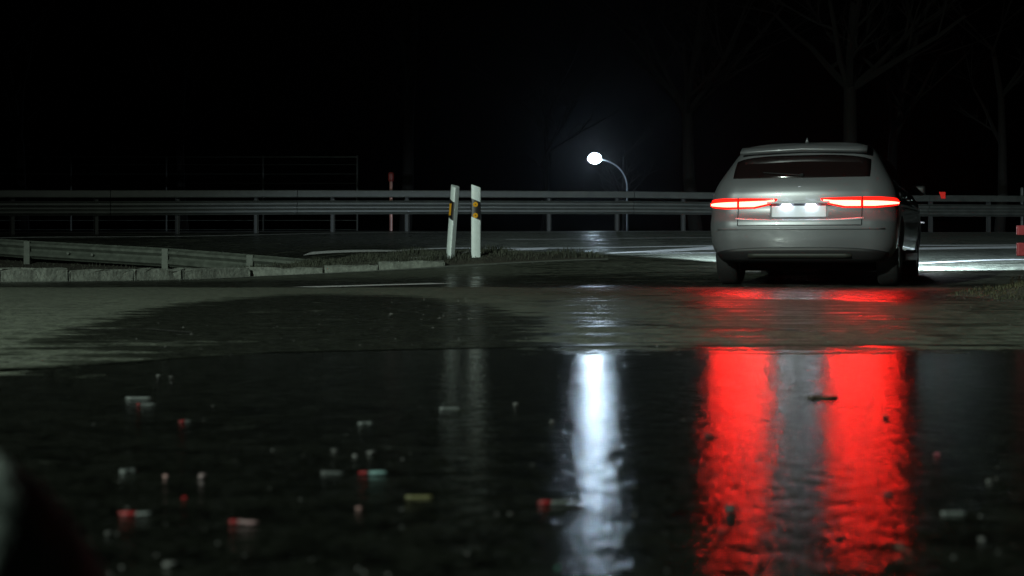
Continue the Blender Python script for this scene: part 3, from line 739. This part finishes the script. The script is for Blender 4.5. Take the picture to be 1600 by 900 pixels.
# wheel arches and plate recess cut out
WX, WY = .80, (.78, 3.42)
cb = bmesh.new()
for y in WY:
    for s_ in (-1, 1): tube(cb, [(s_ * .60, y, .33), (s_ * 1.1, y, .33)], .375, 32)
box(cb, (0, 0.0, .745), (.56, .11, .125))
cut = obj('cutter', cb, M['seam']); cut.matrix_world = car.matrix_world
bpy.context.view_layer.update(); cut.matrix_world = body.matrix_world.copy()
md = body.modifiers.new('b', 'BOOLEAN'); md.object = cut; md.operation = 'DIFFERENCE'; md.solver = 'EXACT'
bpy.context.view_layer.update()
ev = body.evaluated_get(bpy.context.evaluated_depsgraph_get()); nm = bpy.data.meshes.new_from_object(ev)
body.modifiers.clear(); body.data = nm
if len(nm.materials) == 0: nm.materials.append(M['carpaint'])
bpy.data.objects.remove(cut)
for p_ in nm.polygons: p_.use_smooth = True; p_.material_index = 0
try: nm.set_sharp_from_angle(angle=R(40))
except Exception: pass
def patch(name, ts, zlo, zhi, off, m, parent=None, nz_=4, thick=.012):
    bm = bmesh.new(); fr = []; bk = []
    for i, t in enumerate(ts):
        u = i / (len(ts) - 1); a, b = zlo(t), zhi(t)
        fr.append([bm.verts.new(surf(t, a + (b - a) * k / nz_, off)) for k in range(nz_ + 1)])
        bk.append([bm.verts.new(surf(t, a + (b - a) * k / nz_, off - thick)) for k in range(nz_ + 1)])
    for i in range(len(ts) - 1):
        for k in range(nz_):
            bm.faces.new((fr[i][k], fr[i + 1][k], fr[i + 1][k + 1], fr[i][k + 1])); bm.faces.new((bk[i][k], bk[i][k + 1], bk[i + 1][k + 1], bk[i + 1][k]))
        for k in (0, nz_): bm.faces.new((fr[i][k], bk[i][k], bk[i + 1][k], fr[i + 1][k]))
    for i in (0, len(ts) - 1):
        for k in range(nz_): bm.faces.new((fr[i][k], fr[i][k + 1], bk[i][k + 1], bk[i][k]))
    return obj(name, bm, m, parent or car, True)
ls = lambda a, b, n: list(np.linspace(a, b, n))
# tail lights: thin inside point, deep middle, thin wrap-around outside
ip = lambda xs_, ys_: (lambda t: float(np.interp(abs(t), xs_, ys_)))
lo_ = ip([.21, .29, .43, .72, .90, 1.06], [.845, .80, .768, .765, .785, .808]); hi_ = ip([.21, .33, .55, .75, .95, 1.06], [.862, .868, .872, .872, .862, .835])
lo2 = ip([.235, .31, .44, .72, .88, 1.02], [.838, .812, .785, .785, .800, .814]); hi2 = ip([.235, .33, .55, .72, .88, 1.02], [.850, .842, .838, .834, .828, .824])
for s_ in (-1, 1):
    tl_ = patch('tail_light', [s_ * q for q in ls(.21, 1.06, 32)], lo_, hi_, .006, M['lens'])
    patch('light_strip', [s_ * q for q in ls(.235, .588, 16)], lo2, hi2, .009, M['led'], tl_)
    patch('light_strip', [s_ * q for q in ls(.612, 1.02, 18)], lo2, hi2, .009, M['led'], tl_)
    patch('lamp_divider', [s_ * q for q in ls(.594, .606, 2)], lo_, hi_, .012, M['seam'], tl_)
# third brake-light housing (unlit), rear window, trim
rw = patch('rear_window', ls(-.66, .66, 24), lambda t: 1.065 + .01 * abs(t), lambda t: 1.30 - .05 * (abs(t) / .66) ** 4, .004, M['glass'], None, 8)
bm = bmesh.new(); a = surf(.02, 1.08, .02); b = surf(-.36, 1.115, .02); tube(bm, [a, b], [.008, .005], 6); tube(bm, [surf(.02, 1.08, .0), surf(.02, 1.08, .03)], .018, 10); obj('wiper', bm, M['cardark'], car)
# spoiler
bm = bmesh.new(); V = []
for i in range(17):
    u = -1 + i / 8; x = u * .62; e_ = .06 * abs(u) ** 3
    row = [(x, .235 + e_, 1.352 - .02 * abs(u)), (x, .24 + e_, 1.368 - .02 * abs(u)), (x, .42, 1.425 - .03 * abs(u)), (x, .62, 1.455 - .04 * abs(u)), (x, .62, 1.42 - .03 * abs(u)), (x, .30 + e_, 1.335 - .02 * abs(u))]
    V.append([bm.verts.new(c) for c in row])
for a, b in zip(V, V[1:]):
    for k in range(6): bm.faces.new((a[k], a[(k + 1) % 6], b[(k + 1) % 6], b[k]))
bm.faces.new(V[0]); bm.faces.new(V[-1][::-1]); obj('roof_spoiler', bm, M['carpaint'], car, True)
bm = bmesh.new(); V = []
for i in range(8):
    u = i / 7; y = .62 + .17 * u; h = .055 * (1 - u) ** .6 + .004; w = .018 * (1 - .6 * u)
    V.append([bm.verts.new(c) for c in ((-w, y, 1.450), (0, y + .02, 1.450 + h), (w, y, 1.450))])
for a, b in zip(V, V[1:]):
    for k in range(3): bm.faces.new((a[k], a[(k + 1) % 3], b[(k + 1) % 3], b[k]))
bm.faces.new(V[0]); bm.faces.new(V[-1][::-1]); obj('antenna', bm, M['carpaint'], car, True)
# tailgate gap lines, bumper crease, chrome strips, dark lower bumper
g = .004
for s_ in (-1, 1):
    patch('panel_gap', [s_ * (.60 - g), s_ * (.60 + g)], lambda t: .60, lambda t: .765, .0015, M['seam'], body, 6, .006)
patch('panel_gap', ls(-.60, .60, 16), lambda t: .595, lambda t: .603, .0015, M['seam'], body, 1, .006)
patch('chrome_strip', ls(-.62, .62, 20), lambda t: .640 + .02 * (abs(t) / .62) ** 3, lambda t: .652 + .02 * (abs(t) / .62) ** 3, .010, M['chrome'], None, 2)
patch('bumper_edge', ls(-.80, .80, 24), lambda t: .560, lambda t: .572, .012, M['carpaint'], None, 2, .02)
patch('lower_bumper', ls(-.86, .86, 28), lambda t: .245, lambda t: .385 - .05 * (abs(t) / .86) ** 4, .006, M['cardark'], None, 4, .02)
patch('bumper_insert', ls(-.50, .50, 16), lambda t: .285, lambda t: .325, .014, M['zinc'], None, 2, .01)
for s_ in (-1, 1):
    pass
bm = bmesh.new(); box(bm, (0, .050, .735), (.52, .006, .11), bev=.002); pl = obj('number_plate', bm, M['plate'], car)
for s_ in (-1, 1):
    bm = bmesh.new(); box(bm, (s_ * .12, .034, .798), (.09, .03, .012), bev=.003); obj('plate_lamp', bm, M['pled'], car)
bm = bmesh.new(); box(bm, (0, -.004, .822), (.60, .045, .022), bev=.007); obj('tailgate_handle', bm, M['chrome'], car, True)
# side glass and details
for s_ in (-1, 1):
    def sw(name, ya, yb, z0, z1, ca, cb_):
        bm = bmesh.new(); c = []
        N_ = 8
        fr = []
        for i in range(N_ + 1):
            u = i / N_; col = []
            for k in range(5):
                z = z0 + (z1 - z0) * k / 4; yy = (ya + ca * (k / 4)) + ((yb + cb_ * (k / 4)) - (ya + ca * (k / 4))) * u
                col.append(bm.verts.new((s_ * (prof(z)[0] + .004), yy, z)))
            fr.append(col)
        for i in range(N_):
            for k in range(4): bm.faces.new((fr[i][k], fr[i + 1][k], fr[i + 1][k + 1], fr[i][k + 1]))
        bmesh.ops.solidify(bm, geom=bm.faces[:], thickness=-.008 * s_)
        return obj(name, bm, M['glass'], car, True)
    sw('side_window', .62, 1.02, 1.04, 1.33, .18, .0); sw('side_window', 1.07, 1.90, 1.02, 1.34, 0, 0); sw('side_window', 1.96, 2.85, 1.01, 1.34, 0, -.50)
    for y in (1.05, 1.93, 2.90):
        bm = bmesh.new(); fr = []
        for z in np.linspace(.34, 1.0, 12): w_ = prof(z)[0] + .0015; fr.append((bm.verts.new((s_ * w_, y, z)), bm.verts.new((s_ * w_, y + .008, z))))
        for a, b in zip(fr, fr[1:]): bm.faces.new((a[0], a[1], b[1], b[0]))
        obj('panel_gap', bm, M['seam'], body)
    for y in (1.72, 2.62):
        pass
    for y in (1.18, 2.06):
        bm = bmesh.new(); box(bm, (s_ * (prof(.92)[0] + .018), y + .1, .92), (.02, .17, .024), bev=.007); obj('door_handle', bm, M['carpaint'], car, True)
    bm = bmesh.new(); box(bm, (s_ * .97, 2.62, 1.035), (.15, .09, .11), bev=.03); box(bm, (s_ * .88, 2.62, 1.02), (.10, .05, .04), bev=.01); obj('wing_mirror', bm, M['cardark'], car, True)
    bm = bmesh.new(); box(bm, (s_ * .905, 2.1, .30), (.05, 1.9, .10), bev=.02); obj('side_skirt', bm, M['cardark'], car, True)
    bm = bmesh.new(); box(bm, (s_ * .70, 4.20, .70), (.34, .22, .12), bev=.04); obj('headlight', bm, M['hled'], car, True)
    bm = bmesh.new(); box(bm, (s_ * .70, 4.38, .718), (.46, .20, .016), bev=.004); obj('beam_shield', bm, M['cardark'], car)  # added shelf that stops the headlamp light going upward
# windscreen
bm = bmesh.new(); fr = []
for i in range(9):
    u = -1 + i / 4; col = []
    for k in range(5):
        z = 1.03 + .32 * k / 4; w_, r_, f_ = prof(z); col.append(bm.verts.new((u * (w_ - .14), f_ + .02 - .28 * (abs(u)) ** 2.4, z)))
    fr.append(col)
for i in range(8):
    for k in range(4): bm.faces.new((fr[i][k], fr[i + 1][k], fr[i + 1][k + 1], fr[i][k + 1]))
bmesh.ops.solidify(bm, geom=bm.faces[:], thickness=.02); obj('windscreen', bm, M['glass'], car, True)
# wheels
for y in WY:
    for s_ in (-1, 1):
        bm = bmesh.new(); prs = [(-.10, .20), (-.105, .30), (-.085, .325), (-.04, .332), (.04, .332), (.085, .325), (.105, .30), (.10, .20)]; n = 40; rg = []
        for a_ in range(n):
            an = a_ / n * 6.2832; rg.append([bm.verts.new((o_, math.cos(an) * rr_, math.sin(an) * rr_)) for o_, rr_ in prs])
        for i in range(n):
            for k in range(len(prs) - 1): bm.faces.new((rg[i][k], rg[(i + 1) % n][k], rg[(i + 1) % n][k + 1], rg[i][k + 1]))
        wh = obj('wheel', bm, M['tyre'], car, True); wh.location = (s_ * .80, y, .332)
        bm = bmesh.new(); tube(bm, [(s_ * .02, 0, 0), (s_ * .095, 0, 0)], .05, 16)
        for k in range(5):
            an = k / 5 * 6.2832; rot = Matrix.Rotation(an, 3, 'X'); box(bm, rot @ Vector((s_ * .075, 0, .12)), (.03, .055, .20), rot)
        rg = []
        for a_ in range(32):
            an = a_ / 32 * 6.2832; rg.append([bm.verts.new((o_, math.cos(an) * rr_, math.sin(an) * rr_)) for o_, rr_ in ((s_ * -.09, .205), (s_ * .09, .205), (s_ * .098, .225), (s_ * -.09, .215))])
        for i in range(32):
            for k in range(4): bm.faces.new((rg[i][k], rg[(i + 1) % 32][k], rg[(i + 1) % 32][(k + 1) % 4], rg[i][(k + 1) % 4]))
        obj('rim', bm, M['rim'], wh)
bm = bmesh.new(); box(bm, (0, 2.35, .25), (1.36, 3.5, .20), bev=.03); obj('underbody', bm, M['seam'], car)
# headlamp beams
for s_ in (-1, 1):
    hl = bpy.data.lights.new('headlamp_beam', 'SPOT'); hl.energy = HEAD; hl.spot_size = R(130); hl.spot_blend = .35; hl.shadow_soft_size = .006; hl.color = (.70, .86, 1.0)
    ho = bpy.data.objects.new('headlamp_beam', hl); C.objects.link(ho); ho.parent = car; ho.location = (s_ * .70, 4.36, .70); ho.rotation_euler = (R(87), 0, 0)

# ------------------------------------------------------------------ added for a glow around the lamps: thin mist
bm = bmesh.new(); box(bm, (0, 80, 14), (240, 200, 32)); hz = obj('glow_haze', bm, None); hz['kind'] = 'stuff'
hm = bpy.data.materials.new('glow_mist'); hm.use_nodes = True; hn = hm.node_tree; hn.nodes.remove(hn.nodes['Principled BSDF'])
pv = hn.nodes.new('ShaderNodeVolumePrincipled'); pv.inputs['Color'].default_value = (.9, .92, .95, 1); pv.inputs['Density'].default_value = .00011; pv.inputs['Anisotropy'].default_value = .9
hn.links.new(pv.outputs[0], hn.nodes['Material Output'].inputs['Volume']); hz.data.materials.append(hm)
